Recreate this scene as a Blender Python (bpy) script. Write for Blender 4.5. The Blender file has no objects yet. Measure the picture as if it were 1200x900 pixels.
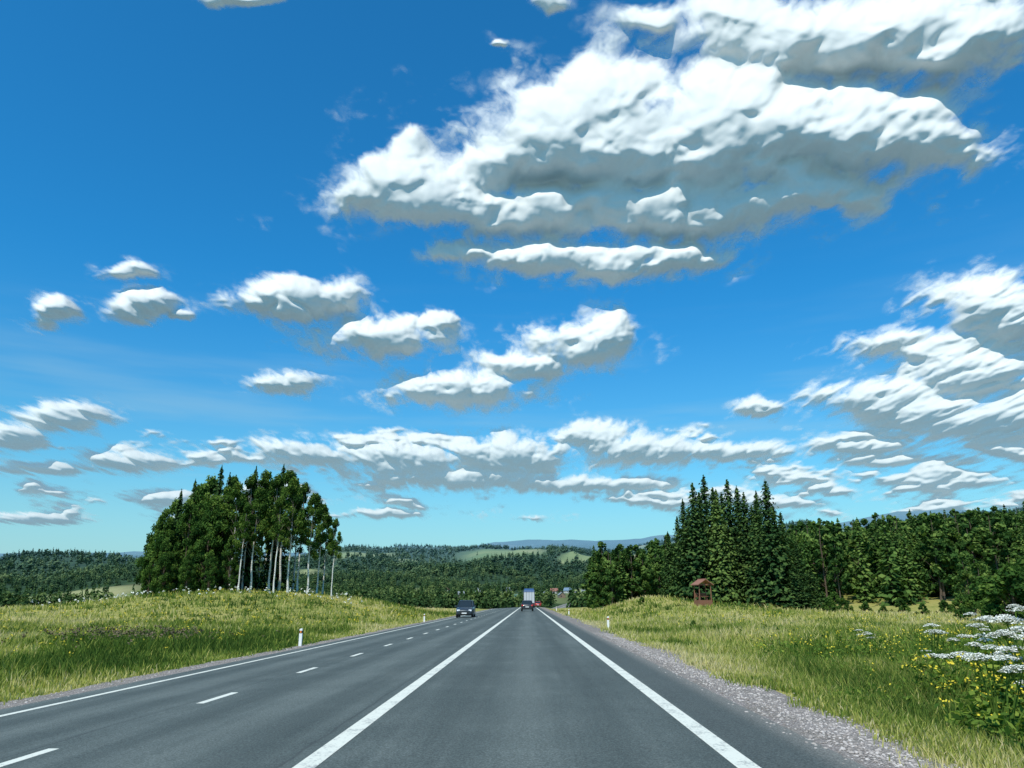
import bpy, math, numpy as np
from mathutils import Vector, Matrix, Euler
rng=np.random.default_rng(7)
scene=bpy.context.scene
scene.view_settings.view_transform='Standard'
scene.view_settings.look='None'
scene.view_settings.exposure=0
PITCH=math.atan(255/900); YAW=math.atan(19/935)
CAMH=1.353
# ------------------------------------------------------------------ camera
cam=bpy.data.cameras.new('camera'); camo=bpy.data.objects.new('camera',cam)
scene.collection.objects.link(camo); scene.camera=camo
cam.sensor_width=36; cam.lens=27; cam.clip_end=60000; cam.clip_start=0.1
camo.location=(0,0,CAMH)
camo.rotation_euler=Euler((math.radians(90)+PITCH,0,YAW),'XYZ')
# ------------------------------------------------------------------ helpers
def S(a,b,x):
    t=np.clip((x-a)/(b-a),0,1); return t*t*(3-2*t)
def hsh(a,b,seed):
    n=(a*374761393+b*668265263+seed*1442695041)&0x7fffffff
    n=((n^(n>>13))*1274126177)&0x7fffffff
    return n^(n>>16)
def vnoise(x,y,seed=0):
    x=np.asarray(x,float);y=np.asarray(y,float)
    xi=np.floor(x).astype(np.int64); yi=np.floor(y).astype(np.int64)
    fx=x-xi; fy=y-yi; fx=fx*fx*(3-2*fx); fy=fy*fy*(3-2*fy)
    h=lambda a,b:(hsh(a,b,seed)&0xffff)/65535.0
    return (h(xi,yi)*(1-fx)+h(xi+1,yi)*fx)*(1-fy)+(h(xi,yi+1)*(1-fx)+h(xi+1,yi+1)*fx)*fy
def fbm(x,y,seed=0,o=4):
    r=0;a=.5;t=0
    for i in range(o):
        r=r+a*vnoise(x*2**i,y*2**i,seed+i*17); t+=a; a*=.5
    return r/t
def perlin(x,y,seed=0):
    xi=np.floor(x).astype(np.int64); yi=np.floor(y).astype(np.int64); fx=x-xi; fy=y-yi
    u=fx*fx*fx*(fx*(fx*6-15)+10); v=fy*fy*fy*(fy*(fy*6-15)+10)
    def g(a,b,dx,dy):
        t=(hsh(a,b,seed)&0xfff)*(6.2831853/4096); return np.cos(t)*dx+np.sin(t)*dy
    return ((g(xi,yi,fx,fy)*(1-u)+g(xi+1,yi,fx-1,fy)*u)*(1-v)+(g(xi,yi+1,fx,fy-1)*(1-u)+g(xi+1,yi+1,fx-1,fy-1)*u)*v)*1.5
def pfbm(x,y,seed=0,o=4,gain=.5):
    r=0;a=1;c,s=math.cos(.6),math.sin(.6)
    for i in range(o):
        r=r+a*perlin(x,y,seed+i*31); a*=gain; x,y=(x*c-y*s)*2.03+5.1,(x*s+y*c)*2.03+1.7
    return r
def sworley(x,y,seed=0,k=14.):
    xi=np.floor(x).astype(np.int64); yi=np.floor(y).astype(np.int64); acc=np.zeros(x.shape)
    for i in(-1,0,1):
        for j in(-1,0,1):
            h=hsh(xi+i,yi+j,seed); dx=xi+i+(h&0x3ff)/1023.-x; dy=yi+j+((h>>10)&0x3ff)/1023.-y
            acc+=np.exp(-k*(dx*dx+dy*dy))
    return -np.log(acc+1e-12)/k
class MB:
    def __init__(s): s.v=[];s.f=[];s.m=[];s.t=[];s.n=0
    def add(s,v,f,mat=0,t=0.5):
        v=np.asarray(v,float).reshape(-1,3); f=np.asarray(f,np.int64)
        s.v.append(v); s.f.append(f+s.n); s.m.append(np.full(len(f),mat))
        s.t.append(np.broadcast_to(t,(len(v),)).astype(float)); s.n+=len(v)
    def rep(s,T,pos,rot,sc,tint,scz=None):
        tv=np.concatenate(T.v); tt=np.concatenate(T.t); n=len(tv); N=len(pos)
        if scz is None: scz=sc
        c,sn=np.cos(rot)[:,None],np.sin(rot)[:,None]
        X=(tv[:,0]*c-tv[:,1]*sn)*sc[:,None]+pos[:,0:1]
        Y=(tv[:,0]*sn+tv[:,1]*c)*sc[:,None]+pos[:,1:2]
        Z=tv[:,2]*scz[:,None]+pos[:,2:3]
        s.v.append(np.stack([X,Y,Z],2).reshape(-1,3))
        s.t.append((tt[None]+tint[:,None]).reshape(-1))
        off=(np.arange(N)*n)
        for f,m in zip(T.f,T.m):
            s.f.append((f[None]+off[:,None,None]).reshape(-1,f.shape[1])+s.n)
            s.m.append(np.tile(m,N))
        s.n+=n*N
    def mesh(s,name,mats,smooth=False,extra=None):
        me=bpy.data.meshes.new(name)
        v=np.concatenate(s.v)
        me.vertices.add(len(v)); me.vertices.foreach_set('co',v.astype(np.float32).ravel())
        loops=np.concatenate([f.ravel() for f in s.f]); tot=np.concatenate([np.full(len(f),f.shape[1]) for f in s.f])
        st=np.concatenate([[0],np.cumsum(tot)[:-1]])
        me.loops.add(len(loops)); me.loops.foreach_set('vertex_index',loops.astype(np.int32))
        me.polygons.add(len(tot)); me.polygons.foreach_set('loop_start',st.astype(np.int32))
        me.polygons.foreach_set('material_index',np.concatenate(s.m).astype(np.int32))
        me.update(calc_edges=True)
        me.polygons.foreach_set('use_smooth',np.full(len(tot),bool(smooth)))
        a=me.attributes.new('tint','FLOAT','POINT'); a.data.foreach_set('value',np.concatenate(s.t).astype(np.float32))
        if extra:
            for k,val in extra.items():
                a=me.attributes.new(k,'FLOAT','POINT'); a.data.foreach_set('value',val.astype(np.float32))
        for m in mats: me.materials.append(m)
        me.update()
        return me
def obj(name,me,loc=(0,0,0),rz=0,parent=None,sc=None):
    o=bpy.data.objects.new(name,me); scene.collection.objects.link(o)
    o.location=loc; o.rotation_euler=(0,0,rz)
    if sc is not None: o.scale=sc
    if parent: o.parent=parent
    return o
def empty(name,loc,rz=0):
    o=bpy.data.objects.new(name,None); scene.collection.objects.link(o); o.location=loc; o.rotation_euler=(0,0,rz); o.empty_display_size=.3
    return o
def box(mb,c,s,mat=0,t=.5,taper=None):
    x,y,z=[a/2 for a in s]; tx,ty=(taper or (1,1))
    v=[(-x,-y,-z),(x,-y,-z),(x,y,-z),(-x,y,-z),(-x*tx,-y*ty,z),(x*tx,-y*ty,z),(x*tx,y*ty,z),(-x*tx,y*ty,z)]
    mb.add(np.array(v)+np.array(c),[(0,3,2,1),(4,5,6,7),(0,1,5,4),(1,2,6,5),(2,3,7,6),(3,0,4,7)],mat,t)
def tube(mb,P,R,k=6,mat=0,t=.5,cap=True):
    P=np.asarray(P,float); R=np.asarray(R,float); n=len(P)
    d=np.gradient(P,axis=0); d/=np.linalg.norm(d,axis=1)[:,None]+1e-9
    ref=np.where(np.abs(d[:,2:3])>.9,np.array([[1.,0,0]]),np.array([[0,0,1.]]))
    u=np.cross(d,ref); u/=np.linalg.norm(u,axis=1)[:,None]+1e-9; w=np.cross(d,u)
    a=np.arange(k)*2*math.pi/k
    V=P[:,None]+R[:,None,None]*(u[:,None]*np.cos(a)[None,:,None]+w[:,None]*np.sin(a)[None,:,None])
    F=[]
    for i in range(n-1):
        for j in range(k):
            F.append((i*k+j,i*k+(j+1)%k,(i+1)*k+(j+1)%k,(i+1)*k+j))
    tt=t if np.isscalar(t) else np.repeat(np.asarray(t),k)
    mb.add(V.reshape(-1,3),F,mat,tt)
    if cap:
        for i,e in ((0,P[0]),(n-1,P[-1])):
            mb.add(np.vstack([V[i],e]),[(j,(j+1)%k,k) for j in range(k)],mat,.5)
def loft(mb,rings,mat=0,t=.5):
    R=np.asarray(rings,float); n,k,_=R.shape; F=[]
    for i in range(n-1):
        for j in range(k): F.append((i*k+j,i*k+(j+1)%k,(i+1)*k+(j+1)%k,(i+1)*k+j))
    mb.add(R.reshape(-1,3),F,mat,t)
    for i in (0,n-1):
        mb.add(np.vstack([R[i],R[i].mean(0)]),[(j,(j+1)%k,k) for j in range(k)],mat,t)
def nrmz(a): return a/(np.linalg.norm(a,axis=1)[:,None]+1e-9)
def leaves(mb,c,nr,size,rg,mat=1,t=.5,asp=1.0):
    n=len(c); nr=nrmz(nr); a=rg.normal(size=(n,3)); u=nrmz(np.cross(nr,a)); w=np.cross(nr,u)
    s=np.broadcast_to(size,(n,))[:,None]
    v=np.stack([c-u*s*.55*asp,c+w*s*.4-u*s*.08,c+u*s*.55*asp,c-w*s*.4+u*s*.08],1).reshape(-1,3)
    tt=np.repeat(np.broadcast_to(t,(n,)),4)
    mb.add(v,np.arange(n*4).reshape(-1,4),mat,tt)
# ------------------------------------------------------------------ node helpers
class NB:
    def __init__(s,nt): s.nt=nt
    def _in(s,sock,v):
        if v is None: return
        if isinstance(v,bpy.types.NodeSocket): s.nt.links.new(v,sock)
        else: sock.default_value=v
    def m(s,op,a,b=None,c=None,clamp=False):
        n=s.nt.nodes.new('ShaderNodeMath'); n.operation=op; n.use_clamp=clamp
        s._in(n.inputs[0],a); s._in(n.inputs[1],b); s._in(n.inputs[2],c); return n.outputs[0]
    def v(s,op,a,b=None,c=None,sc=None):
        n=s.nt.nodes.new('ShaderNodeVectorMath'); n.operation=op
        s._in(n.inputs[0],a); s._in(n.inputs[1],b); s._in(n.inputs[2],c)
        if sc is not None: s._in(n.inputs['Scale'],sc)
        return n.outputs['Value'] if op in('LENGTH','DOT_PRODUCT','DISTANCE') else n.outputs['Vector']
    def sep(s,a):
        n=s.nt.nodes.new('ShaderNodeSeparateXYZ'); s._in(n.inputs[0],a); return n.outputs
    def noise(s,vec,scale,detail=4,rough=.5,dist=0.0,dim='3D',col=False):
        n=s.nt.nodes.new('ShaderNodeTexNoise'); n.noise_dimensions=dim
        s._in(n.inputs['Vector'],vec); n.inputs['Scale'].default_value=scale; n.inputs['Detail'].default_value=detail
        n.inputs['Roughness'].default_value=rough; n.inputs['Distortion'].default_value=dist
        return n.outputs['Color'] if col else n.outputs['Fac']
    def voro(s,vec,scale,out='Distance'):
        n=s.nt.nodes.new('ShaderNodeTexVoronoi'); s._in(n.inputs['Vector'],vec); n.inputs['Scale'].default_value=scale
        return n.outputs[out]
    def mr(s,x,a,b,c=0.0,d=1.0,smooth=True):
        n=s.nt.nodes.new('ShaderNodeMapRange'); n.interpolation_type='SMOOTHSTEP' if smooth else 'LINEAR'
        s._in(n.inputs['Value'],x); s._in(n.inputs['From Min'],a); s._in(n.inputs['From Max'],b); s._in(n.inputs['To Min'],c); s._in(n.inputs['To Max'],d)
        return n.outputs[0]
    def mix(s,f,a,b,bt='MIX'):
        n=s.nt.nodes.new('ShaderNodeMix'); n.data_type='RGBA'; n.blend_type=bt
        s._in(n.inputs[0],f)
        for i,x in((6,a),(7,b)):
            if isinstance(x,tuple) and len(x)==3: x=x+(1,)
            s._in(n.inputs[i],x)
        return n.outputs[2]
    def ramp(s,f,stops):
        n=s.nt.nodes.new('ShaderNodeValToRGB'); s._in(n.inputs[0],f); e=n.color_ramp.elements
        while len(e)<len(stops): e.new(.5)
        for i,(p,c) in enumerate(stops): e[i].position=p; e[i].color=tuple(c)+(1,)
        return n.outputs[0]
    def attr(s,name):
        n=s.nt.nodes.new('ShaderNodeAttribute'); n.attribute_name=name; return n.outputs['Fac']
    def pos(s):
        n=s.nt.nodes.new('ShaderNodeNewGeometry'); return n.outputs['Position']
    def objc(s):
        n=s.nt.nodes.new('ShaderNodeTexCoord'); return n.outputs['Object']
    def bump(s,h,st=.3,dist=.02):
        n=s.nt.nodes.new('ShaderNodeBump'); s._in(n.inputs['Height'],h); n.inputs['Strength'].default_value=st; n.inputs['Distance'].default_value=dist
        return n.outputs[0]
def mat(name,fn=None,col=(.5,.5,.5),rough=.7,metal=0.0,spec=.5):
    m=bpy.data.materials.new(name); m.use_nodes=True; nt=m.node_tree; b=nt.nodes['Principled BSDF']
    b.inputs['Roughness'].default_value=rough; b.inputs['Metallic'].default_value=metal
    b.inputs['Specular IOR Level'].default_value=spec
    b.inputs['Base Color'].default_value=tuple(col)+(1,)
    nb=NB(nt)
    if fn: fn(nb,b)
    else:
        n=nb.noise(nb.objc(),9,3); c=nb.mix(nb.mr(n,.3,.7,0,.35),tuple(col),tuple(x*.75 for x in col)); nt.links.new(c,b.inputs['Base Color'])
    return m
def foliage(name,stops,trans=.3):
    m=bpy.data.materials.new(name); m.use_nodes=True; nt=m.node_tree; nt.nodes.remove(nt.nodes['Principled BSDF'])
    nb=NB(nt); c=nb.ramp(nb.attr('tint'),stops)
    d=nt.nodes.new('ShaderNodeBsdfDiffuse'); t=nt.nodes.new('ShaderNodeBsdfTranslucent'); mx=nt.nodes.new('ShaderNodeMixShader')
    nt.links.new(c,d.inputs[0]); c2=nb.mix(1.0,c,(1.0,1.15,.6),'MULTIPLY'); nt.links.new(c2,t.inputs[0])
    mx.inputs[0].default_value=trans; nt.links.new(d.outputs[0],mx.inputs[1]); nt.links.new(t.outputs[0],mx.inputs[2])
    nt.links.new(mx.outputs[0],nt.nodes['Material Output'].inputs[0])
    return m
# ------------------------------------------------------------------ world: daylight sky
SUN_EL=math.radians(53); SUN_AZ=math.radians(204)
world=bpy.data.worlds.new('World'); scene.world=world; world.use_nodes=True
wt=world.node_tree; wt.nodes.clear(); W=NB(wt)
tc=wt.nodes.new('ShaderNodeTexCoord').outputs['Generated']
x,y,z=W.sep(tc)
sky=wt.nodes.new('ShaderNodeTexSky'); sky.sky_type='NISHITA'; sky.sun_disc=False
sky.sun_elevation=SUN_EL; sky.sun_rotation=SUN_AZ; sky.air_density=1.0; sky.dust_density=.8; sky.ozone_density=2.5
tint=W.mix(W.mr(z,0.0,.42),(.62,1.22,1.22),(.16,1.06,1.52))
skyc=W.mix(1.0,sky.outputs[0],tint,'MULTIPLY')
st=W.noise(W.v('MULTIPLY',tc,(1.2,1.2,11)),1.7,4,.55)
cir=W.m('MULTIPLY',W.mr(st,.47,.75,0,.42),W.mr(z,.45,.1))
cir=W.m('MAXIMUM',cir,W.mr(z,.0,.18,.65,0.0))
b1=wt.nodes.new('ShaderNodeBackground'); b1.inputs[1].default_value=.117; wt.links.new(skyc,b1.inputs[0])
b3=wt.nodes.new('ShaderNodeBackground'); b3.inputs[0].default_value=(.40,.61,.71,1)
mx0=wt.nodes.new('ShaderNodeMixShader'); wt.links.new(cir,mx0.inputs[0]); wt.links.new(b1.outputs[0],mx0.inputs[1]); wt.links.new(b3.outputs[0],mx0.inputs[2])
wo=wt.nodes.new('ShaderNodeOutputWorld'); wt.links.new(mx0.outputs[0],wo.inputs[0])
sl=bpy.data.lights.new('sun','SUN'); sl.energy=4.9; sl.angle=math.radians(.5); sl.color=(1,.95,.86)
so=bpy.data.objects.new('sun',sl); scene.collection.objects.link(so)
sv=Vector((math.sin(SUN_AZ)*math.cos(SUN_EL),math.cos(SUN_AZ)*math.cos(SUN_EL),math.sin(SUN_EL)))
so.rotation_euler=sv.to_track_quat('Z','Y').to_euler(); so.location=(-20,-20,60)
# ------------------------------------------------------------------ cumulus clouds: billowing relief geometry 15 km out, lit by the sun plus a painted-in misty glow
# layout chart of the sky: a tangent plane touching the sky dome 15.8 deg above the road direction (units: 1/900 rad)
CR=np.array(Euler((math.radians(90)+PITCH,0,YAW),'XYZ').to_matrix())
# outline lobes
BL=[(448,196,44,32),(480,172,30,26),(430,228,34,32),(500,236,80,38),(575,200,54,46),(640,140,58,50),(690,112,68,44),(765,102,86,44),(845,116,76,48),(905,104,76,40),(1000,122,86,42),(1075,150,70,52),(1120,172,48,42),
(590,250,125,30),(900,232,120,34),(820,205,200,50),(530,296,62,20),(800,302,66,20),
(760,20,50,26),(870,12,80,34),(1160,25,90,56),(960,38,90,40),
(285,0,72,13),(650,8,26,15),(585,50,9,5),
(715,390,38,33),(610,432,50,15),(500,378,46,16),
(1165,350,66,36),(1200,480,60,34),(75,484,42,15),(345,340,42,20),(168,350,36,15),(66,362,34,16),(395,346,40,22),
(1060,540,110,10),(700,498,36,9)]
# bodies: cx,cy,rx,ry, crest position (-1 top .. 1 bottom), depth
TI=[(800,150,305,90,-.12,1.0),(1010,150,150,72,-.15,.95),(660,165,130,74,-.1,.9),
(720,248,320,44,-.4,1.05),(480,222,92,54,-.2,.95),(960,226,95,36,-.3,.95),
(690,306,170,32,-.35,1.05),(960,50,245,68,-.2,1.0),(1100,40,120,66,-.15,.9),
(148,317,45,15,-.2,1.1),(66,368,42,23,-.2,1.1),(168,360,50,22,-.2,1.1),(212,370,22,8,-.2,1.0),(345,353,98,31,-.2,1.1),
(450,398,102,32,-.2,1.05),(340,448,54,19,-.2,1.05),(680,405,82,36,-.15,1.05),(540,458,118,28,-.25,1.1),(620,430,76,22,-.2,1.0),
(1160,370,92,52,-.15,.95),(1095,404,122,28,-.2,.95),(1140,440,108,44,-.2,.95),(1040,470,108,34,-.2,.95),(1130,492,132,40,-.2,.95),(890,478,36,15,-.2,1.05),
(75,491,66,23,-.2,1.1),(20,512,60,23,-.2,1.1),(150,541,80,19,-.2,1.1),(60,548,76,12,-.2,1.1),(45,608,66,11,-.2,1.1),
(355,530,80,24,-.2,1.05),(470,541,104,34,-.2,1.05),(600,535,95,34,-.2,1.05),(560,563,125,18,-.2,1.05),(700,509,62,19,-.2,1.05),(755,528,98,27,-.2,1.05),(650,568,100,13,-.2,1.05),(855,530,90,15,-.2,1.05),(740,568,65,12,-.2,1.05),(1100,563,100,13,-.2,1.05),(920,590,60,9,-.2,1.05),(450,602,60,8,-.2,1.05),(230,585,70,10,-.2,1.05),(1010,523,80,14,-.2,1.05)]
AX=np.arange(-45,1246,1.05); AY=np.arange(-45,632,1.05)
PX,PY=np.meshgrid(AX,AY); shp=PX.shape
near=PY>465
for b in BL+TI:
    cx,cy,rx,ry=b[:4]; near|=((PX-cx)/(rx*1.35+14))**2+((PY-cy)/(ry*1.35+14))**2<1
ii=np.nonzero(near.ravel())[0]
px_=PX.ravel()[ii]; py_=PY.ravel()[ii]
sc=110+.95*(640-py_)
qx=(px_-600)/sc; qy=-np.log(sc)/.95
wx=pfbm(qx*7,qy*7,1,5,.58); wy=pfbm(qx*7,qy*7,50,5,.58)
uw=px_+wx*sc*.015; vw=py_+wy*sc*.012
se=np.zeros(len(ii)); dome=np.zeros(len(ii)); KK=9.
for b in BL+TI:
    cx,cy,rx,ry=b[:4]; c0,am=(b[4],b[5]) if len(b)>4 else (-.15,.85)
    k=(np.abs(px_-cx)<rx*2.0+40)&(np.abs(py_-cy)<ry*2.0+30); k=np.nonzero(k)[0]
    dx=(uw[k]-cx)/rx; dy=(vw[k]-cy)/ry; dyb=np.where(dy>0,dy*1.12,dy)
    l=np.sqrt(dx*dx+dyb*dyb); se[k]+=np.exp(-KK*np.minimum(l,6))
    g=np.where(dy<c0,((c0-dy)/(1+c0))**2,np.clip((dy-c0)/(1-c0),0,2)**1.9)
    hh=np.clip(1-g-dx*dx*.8,0,1)
    dome[k]+=(min(ry,rx)*am*hh)**3.5
dome=dome**(1/3.5)
M=np.maximum(1.0+np.log(se+1e-30)/KK,-3)
bank=S(478,515,py_)*(1-S(604,630,py_))
mnb=(pfbm(px_/95.,py_/26.,611,4,.5)*.95+.5*pfbm(px_/420.,py_/60.,711,2)+.10)*bank-1.2*(1-bank)
mnb=mnb-.15*S(560,600,py_)-.25*(1-S(60,260,px_))
M=np.maximum(M,mnb)
dome=np.maximum(dome,18*np.clip(mnb,0,1))
w2x=qx+.028*pfbm(qx*12,qy*12,7,3); w2y=qy+.028*pfbm(qx*12,qy*12,77,3)
rel=np.zeros(len(ii)); puff=np.zeros(len(ii)); f=6.5; a=1.
for o,am in enumerate((.36,.36,.30,.20,.12)):
    F1=sworley(w2x*f,w2y*f*1.05,200+o,9.)
    puff+=a*(.20-F1)*2.2; rel+=(sc/f)*am*(.42-F1); a*=.58; f*=2.05
D=M+.28*puff+.12*pfbm(qx*12,qy*12,300,5,.64)
wisp=S(-.30,.30,D)*S(-.2,.8,pfbm(qx*10,qy*18,400,5,.6))
alpha=np.maximum(S(-.02,.46,D), .6*wisp)
edge=S(-.05,.8,D)
H=dome*S(-.1,.6,M)+rel*edge
Hf=np.zeros(PX.size); Hf[ii]=H; Hf=Hf.reshape(shp)
def blur(a,n):
    for _ in range(n):
        a[1:-1]=.25*a[:-2]+.5*a[1:-1]+.25*a[2:]; a[:,1:-1]=.25*a[:,:-2]+.5*a[:,1:-1]+.25*a[:,2:]
    return a
Hs=blur(Hf.copy(),2); Hb=blur(Hs.copy(),12); tb_=S(520,100,PY)
Hf=(Hs*(1-tb_)+Hb*tb_*.8+Hs*tb_*.2).ravel()
full=np.zeros(PX.size); full[ii]=alpha
R0=15000.
dirs=np.stack([(PX-600)/900,(450-PY)/900,-np.ones(shp)],2).reshape(-1,3)@CR.T
dirs/=np.hypot(dirs[:,0],dirs[:,1])[:,None]
Pc=dirs*(R0*(1-Hf/950))[:,None]
I=np.arange(PX.size).reshape(shp); Fq=np.stack([I[:-1,:-1],I[:-1,1:],I[1:,1:],I[1:,:-1]],2).reshape(-1,4)
Fq=Fq[(full[Fq].max(1)>.004)]
used=np.unique(Fq); rem=np.full(PX.size,-1); rem[used]=np.arange(len(used))
cb=MB(); cb.add(Pc[used],rem[Fq],0,full[used])
hzv=(.50*(1-S(.02,.40,dirs[used,2])))
m=bpy.data.materials.new('cloud_vapour'); m.use_nodes=True; nt=m.node_tree; nt.nodes.remove(nt.nodes['Principled BSDF']); nb=NB(nt)
df_=nt.nodes.new('ShaderNodeBsdfDiffuse'); df_.inputs[0].default_value=(.66,.65,.615,1)
tl_=nt.nodes.new('ShaderNodeBsdfTranslucent'); tl_.inputs[0].default_value=(.80,.82,.82,1)
md=nt.nodes.new('ShaderNodeMixShader'); md.inputs[0].default_value=.05; nt.links.new(df_.outputs[0],md.inputs[1]); nt.links.new(tl_.outputs[0],md.inputs[2])
em=nt.nodes.new('ShaderNodeEmission'); em.inputs[0].default_value=(.38,.56,.66,1)  # painted-on glow: misty blue air in front of the low clouds
mh=nt.nodes.new('ShaderNodeMixShader'); nt.links.new(nb.attr('painted_haze'),mh.inputs[0]); nt.links.new(md.outputs[0],mh.inputs[1]); nt.links.new(em.outputs[0],mh.inputs[2])
tr_=nt.nodes.new('ShaderNodeBsdfTransparent'); ma=nt.nodes.new('ShaderNodeMixShader'); nt.links.new(nb.attr('tint'),ma.inputs[0]); nt.links.new(tr_.outputs[0],ma.inputs[1]); nt.links.new(mh.outputs[0],ma.inputs[2])
nt.links.new(ma.outputs[0],nt.nodes['Material Output'].inputs[0]); m.cycles.emission_sampling='NONE'
obj('clouds',cb.mesh('clouds',[m],True,{'painted_haze':hzv}))
print('clouds',len(used))
# ------------------------------------------------------------------ terrain
def az2(px): return math.atan((px-619)/935)
AZ1=[az2(p) for p in (-300,0,150,400,500,560,640,700,900,1200,1500)]
ST1=[.040,.042,.046,.055,.060,.062,.062,.066,.074,.082,.082]
AZ2=[az2(p) for p in (-300,0,150,400,520,580,640,740,900,1000,1060,1150,1200,1500)]
ST2=[.042,.046,.052,.055,.060,.071,.074,.076,.080,.086,.094,.094,.090,.08]
def xc(y): return .0002*np.clip(y-230,0,600)**2
def Bse(x,y):
    d=np.hypot(x,y)+1e-6; az=np.arctan2(x,np.maximum(y,1e-3)); f=(y>0)
    s1=np.interp(az,AZ1,ST1); s2=np.interp(az,AZ2,ST2)
    ld=np.log(d); k=S(math.log(420),math.log(2800),ld); k2=S(math.log(4200),math.log(7500),ld)
    slope=s1*k*(1-k2)+s2*k2*k
    und=(fbm(az*9+3,ld*3.2,5)-.5)*.040*S(450,1200,d)*(1-.6*k2)
    R=S(.08,.28,az)
    z=d*(slope+und)-6*S(200,420,d)*(1-R)+R*(.082+.02*S(.3,.6,az))*np.clip(d-180,0,350)*(1-.6*S(700,1800,d))
    return np.where(f,z,0)
def cross(xl):
    z=np.where(xl<-1.9,-.0545*(-1.9-xl),0)
    z=np.where(xl<-9,-.387-.12*S(-9,-11,xl)+.12*S(-11,-14,xl)*1.0,z)
    z=np.where(xl>2.8,-.10*S(2.8,4.2,xl)-.30*S(4.0,6.2,xl)+.22*S(6.5,10,xl),z)
    return z
def ground(x,y):
    x=np.asarray(x,float); y=np.asarray(y,float)
    xl=x-xc(y)
    ax=np.abs(xl)
    xe=xc(y)+xl*S(10,45,ax)
    z=Bse(xe,y)+cross(xl)*(1-S(60,200,ax))
    far=1-S(190,330,np.hypot(x,y))
    m=S(9.5,22,-xl)*(3.0*np.exp(-((x+35)/20)**2-((y-104)/34)**2)+.10*S(14,70,-xl)*S(20,80,y))
    m=m+S(7,16,xl)*(1.9*np.exp(-((x-17)/13)**2-((y-104)/26)**2)-.3*S(30,60,xl))
    m=m+S(10,16,ax)*(fbm(x*.12,y*.12,9)-.5)*.7
    return z+m*far
ys=np.concatenate([np.arange(-60,0,6),np.arange(0,60,1.5),np.arange(60,260,4),np.arange(260,600,10),600*1.035**np.arange(0,92)])
xr=np.concatenate([np.arange(10,40,1.25),np.arange(40,120,5),120*1.06**np.arange(0,78)])
mid=np.array([-9.6,-9.0,-8.6,-8.05,-6.5,-5.1,-3.5,-1.9,0,1.85,2.8,3.3,3.9,4.6,5.4,6.2,7.2,8.4])
xs=np.sort(np.concatenate([-xr-.6,mid,xr]))
XL,YY=np.meshgrid(xs,ys); XX=XL+xc(YY)*(1-S(60,300,np.abs(XL)))
ZZ=ground(XX,YY); onroad=(XL>-9.7)&(XL<4.0); ZZ=np.where(onroad,ZZ-.02,ZZ)
nx=len(xs); ny=len(ys)
idx=np.arange(nx*ny).reshape(ny,nx)
F=np.stack([idx[:-1,:-1],idx[:-1,1:],idx[1:,1:],idx[1:,:-1]],2).reshape(-1,4)
DD=np.hypot(XX,YY); AZ=np.arctan2(XX,np.maximum(YY,1))
def clearing(x,y):
    d=np.hypot(x,y); az=np.arctan2(x,np.maximum(y,1)); ld=np.log(d+1)
    n=fbm(az*11+7,ld*5,31,3)
    c=S(.60,.66,n)
    c=np.maximum(c,np.exp(-((az-az2(590))/.055)**4)*S(7.45,7.5,ld)*(1-S(7.72,7.78,ld)))
    c=np.maximum(c,S(-.42,-.5,az)*S(6.2,6.3,ld)*(1-S(6.85,6.95,ld)))
    c=np.maximum(c,1-S(300,400,d))
    c=np.maximum(c,.6*np.exp(-((az-az2(600))/.08)**4)*S(6.5,6.55,ld)*(1-S(6.72,6.8,ld)))
    return np.clip(c,0,1)
tb=MB(); tb.add(np.stack([XX,YY,ZZ],2).reshape(-1,3),F,0,fbm(XX*.05,YY*.05,3).ravel())
fl=clearing(XX,YY)
fl=np.where((AZ>.08)&(DD>165),fl*S(600,900,DD),fl)
def m_ground(nb,b):
    p=nb.pos(); nf=nb.noise(p,.06,5,.6); n2=nb.noise(p,1.3,4,.65)
    near=nb.ramp(nb.m('ADD',nb.m('MULTIPLY',nf,.5),nb.m('MULTIPLY',n2,.5)),[(.3,(.07,.10,.025)),(.42,(.17,.19,.045)),(.52,(.30,.28,.08)),(.68,(.40,.33,.15))])
    field=nb.ramp(nb.noise(p,.004,3,.5),[(.35,(.14,.20,.07)),(.5,(.22,.26,.10)),(.62,(.33,.31,.15))])
    forest=nb.ramp(nb.noise(p,.05,4,.7),[(.35,(.014,.03,.012)),(.65,(.04,.075,.024))])
    far=nb.mix(nb.attr('field'),forest,field)
    c=nb.mix(nb.attr('farz'),near,far)
    c=nb.mix(nb.attr('painted_haze'),c,(.12,.22,.28))  # misty air painted in: base colour turns blue with distance
    nb.nt.links.new(c,b.inputs['Base Color']); b.inputs['Specular IOR Level'].default_value=.05
    nb.nt.links.new(nb.bump(n2,.6,.15),b.inputs['Normal'])
M_ground=mat('meadow_ground',m_ground,rough=.95)
me=tb.mesh('ground',[M_ground],True,{'field':fl.ravel(),'farz':S(170,330,DD).ravel(),'painted_haze':(.92*S(450,5500,DD)).ravel()})
obj('ground',me)
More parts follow.
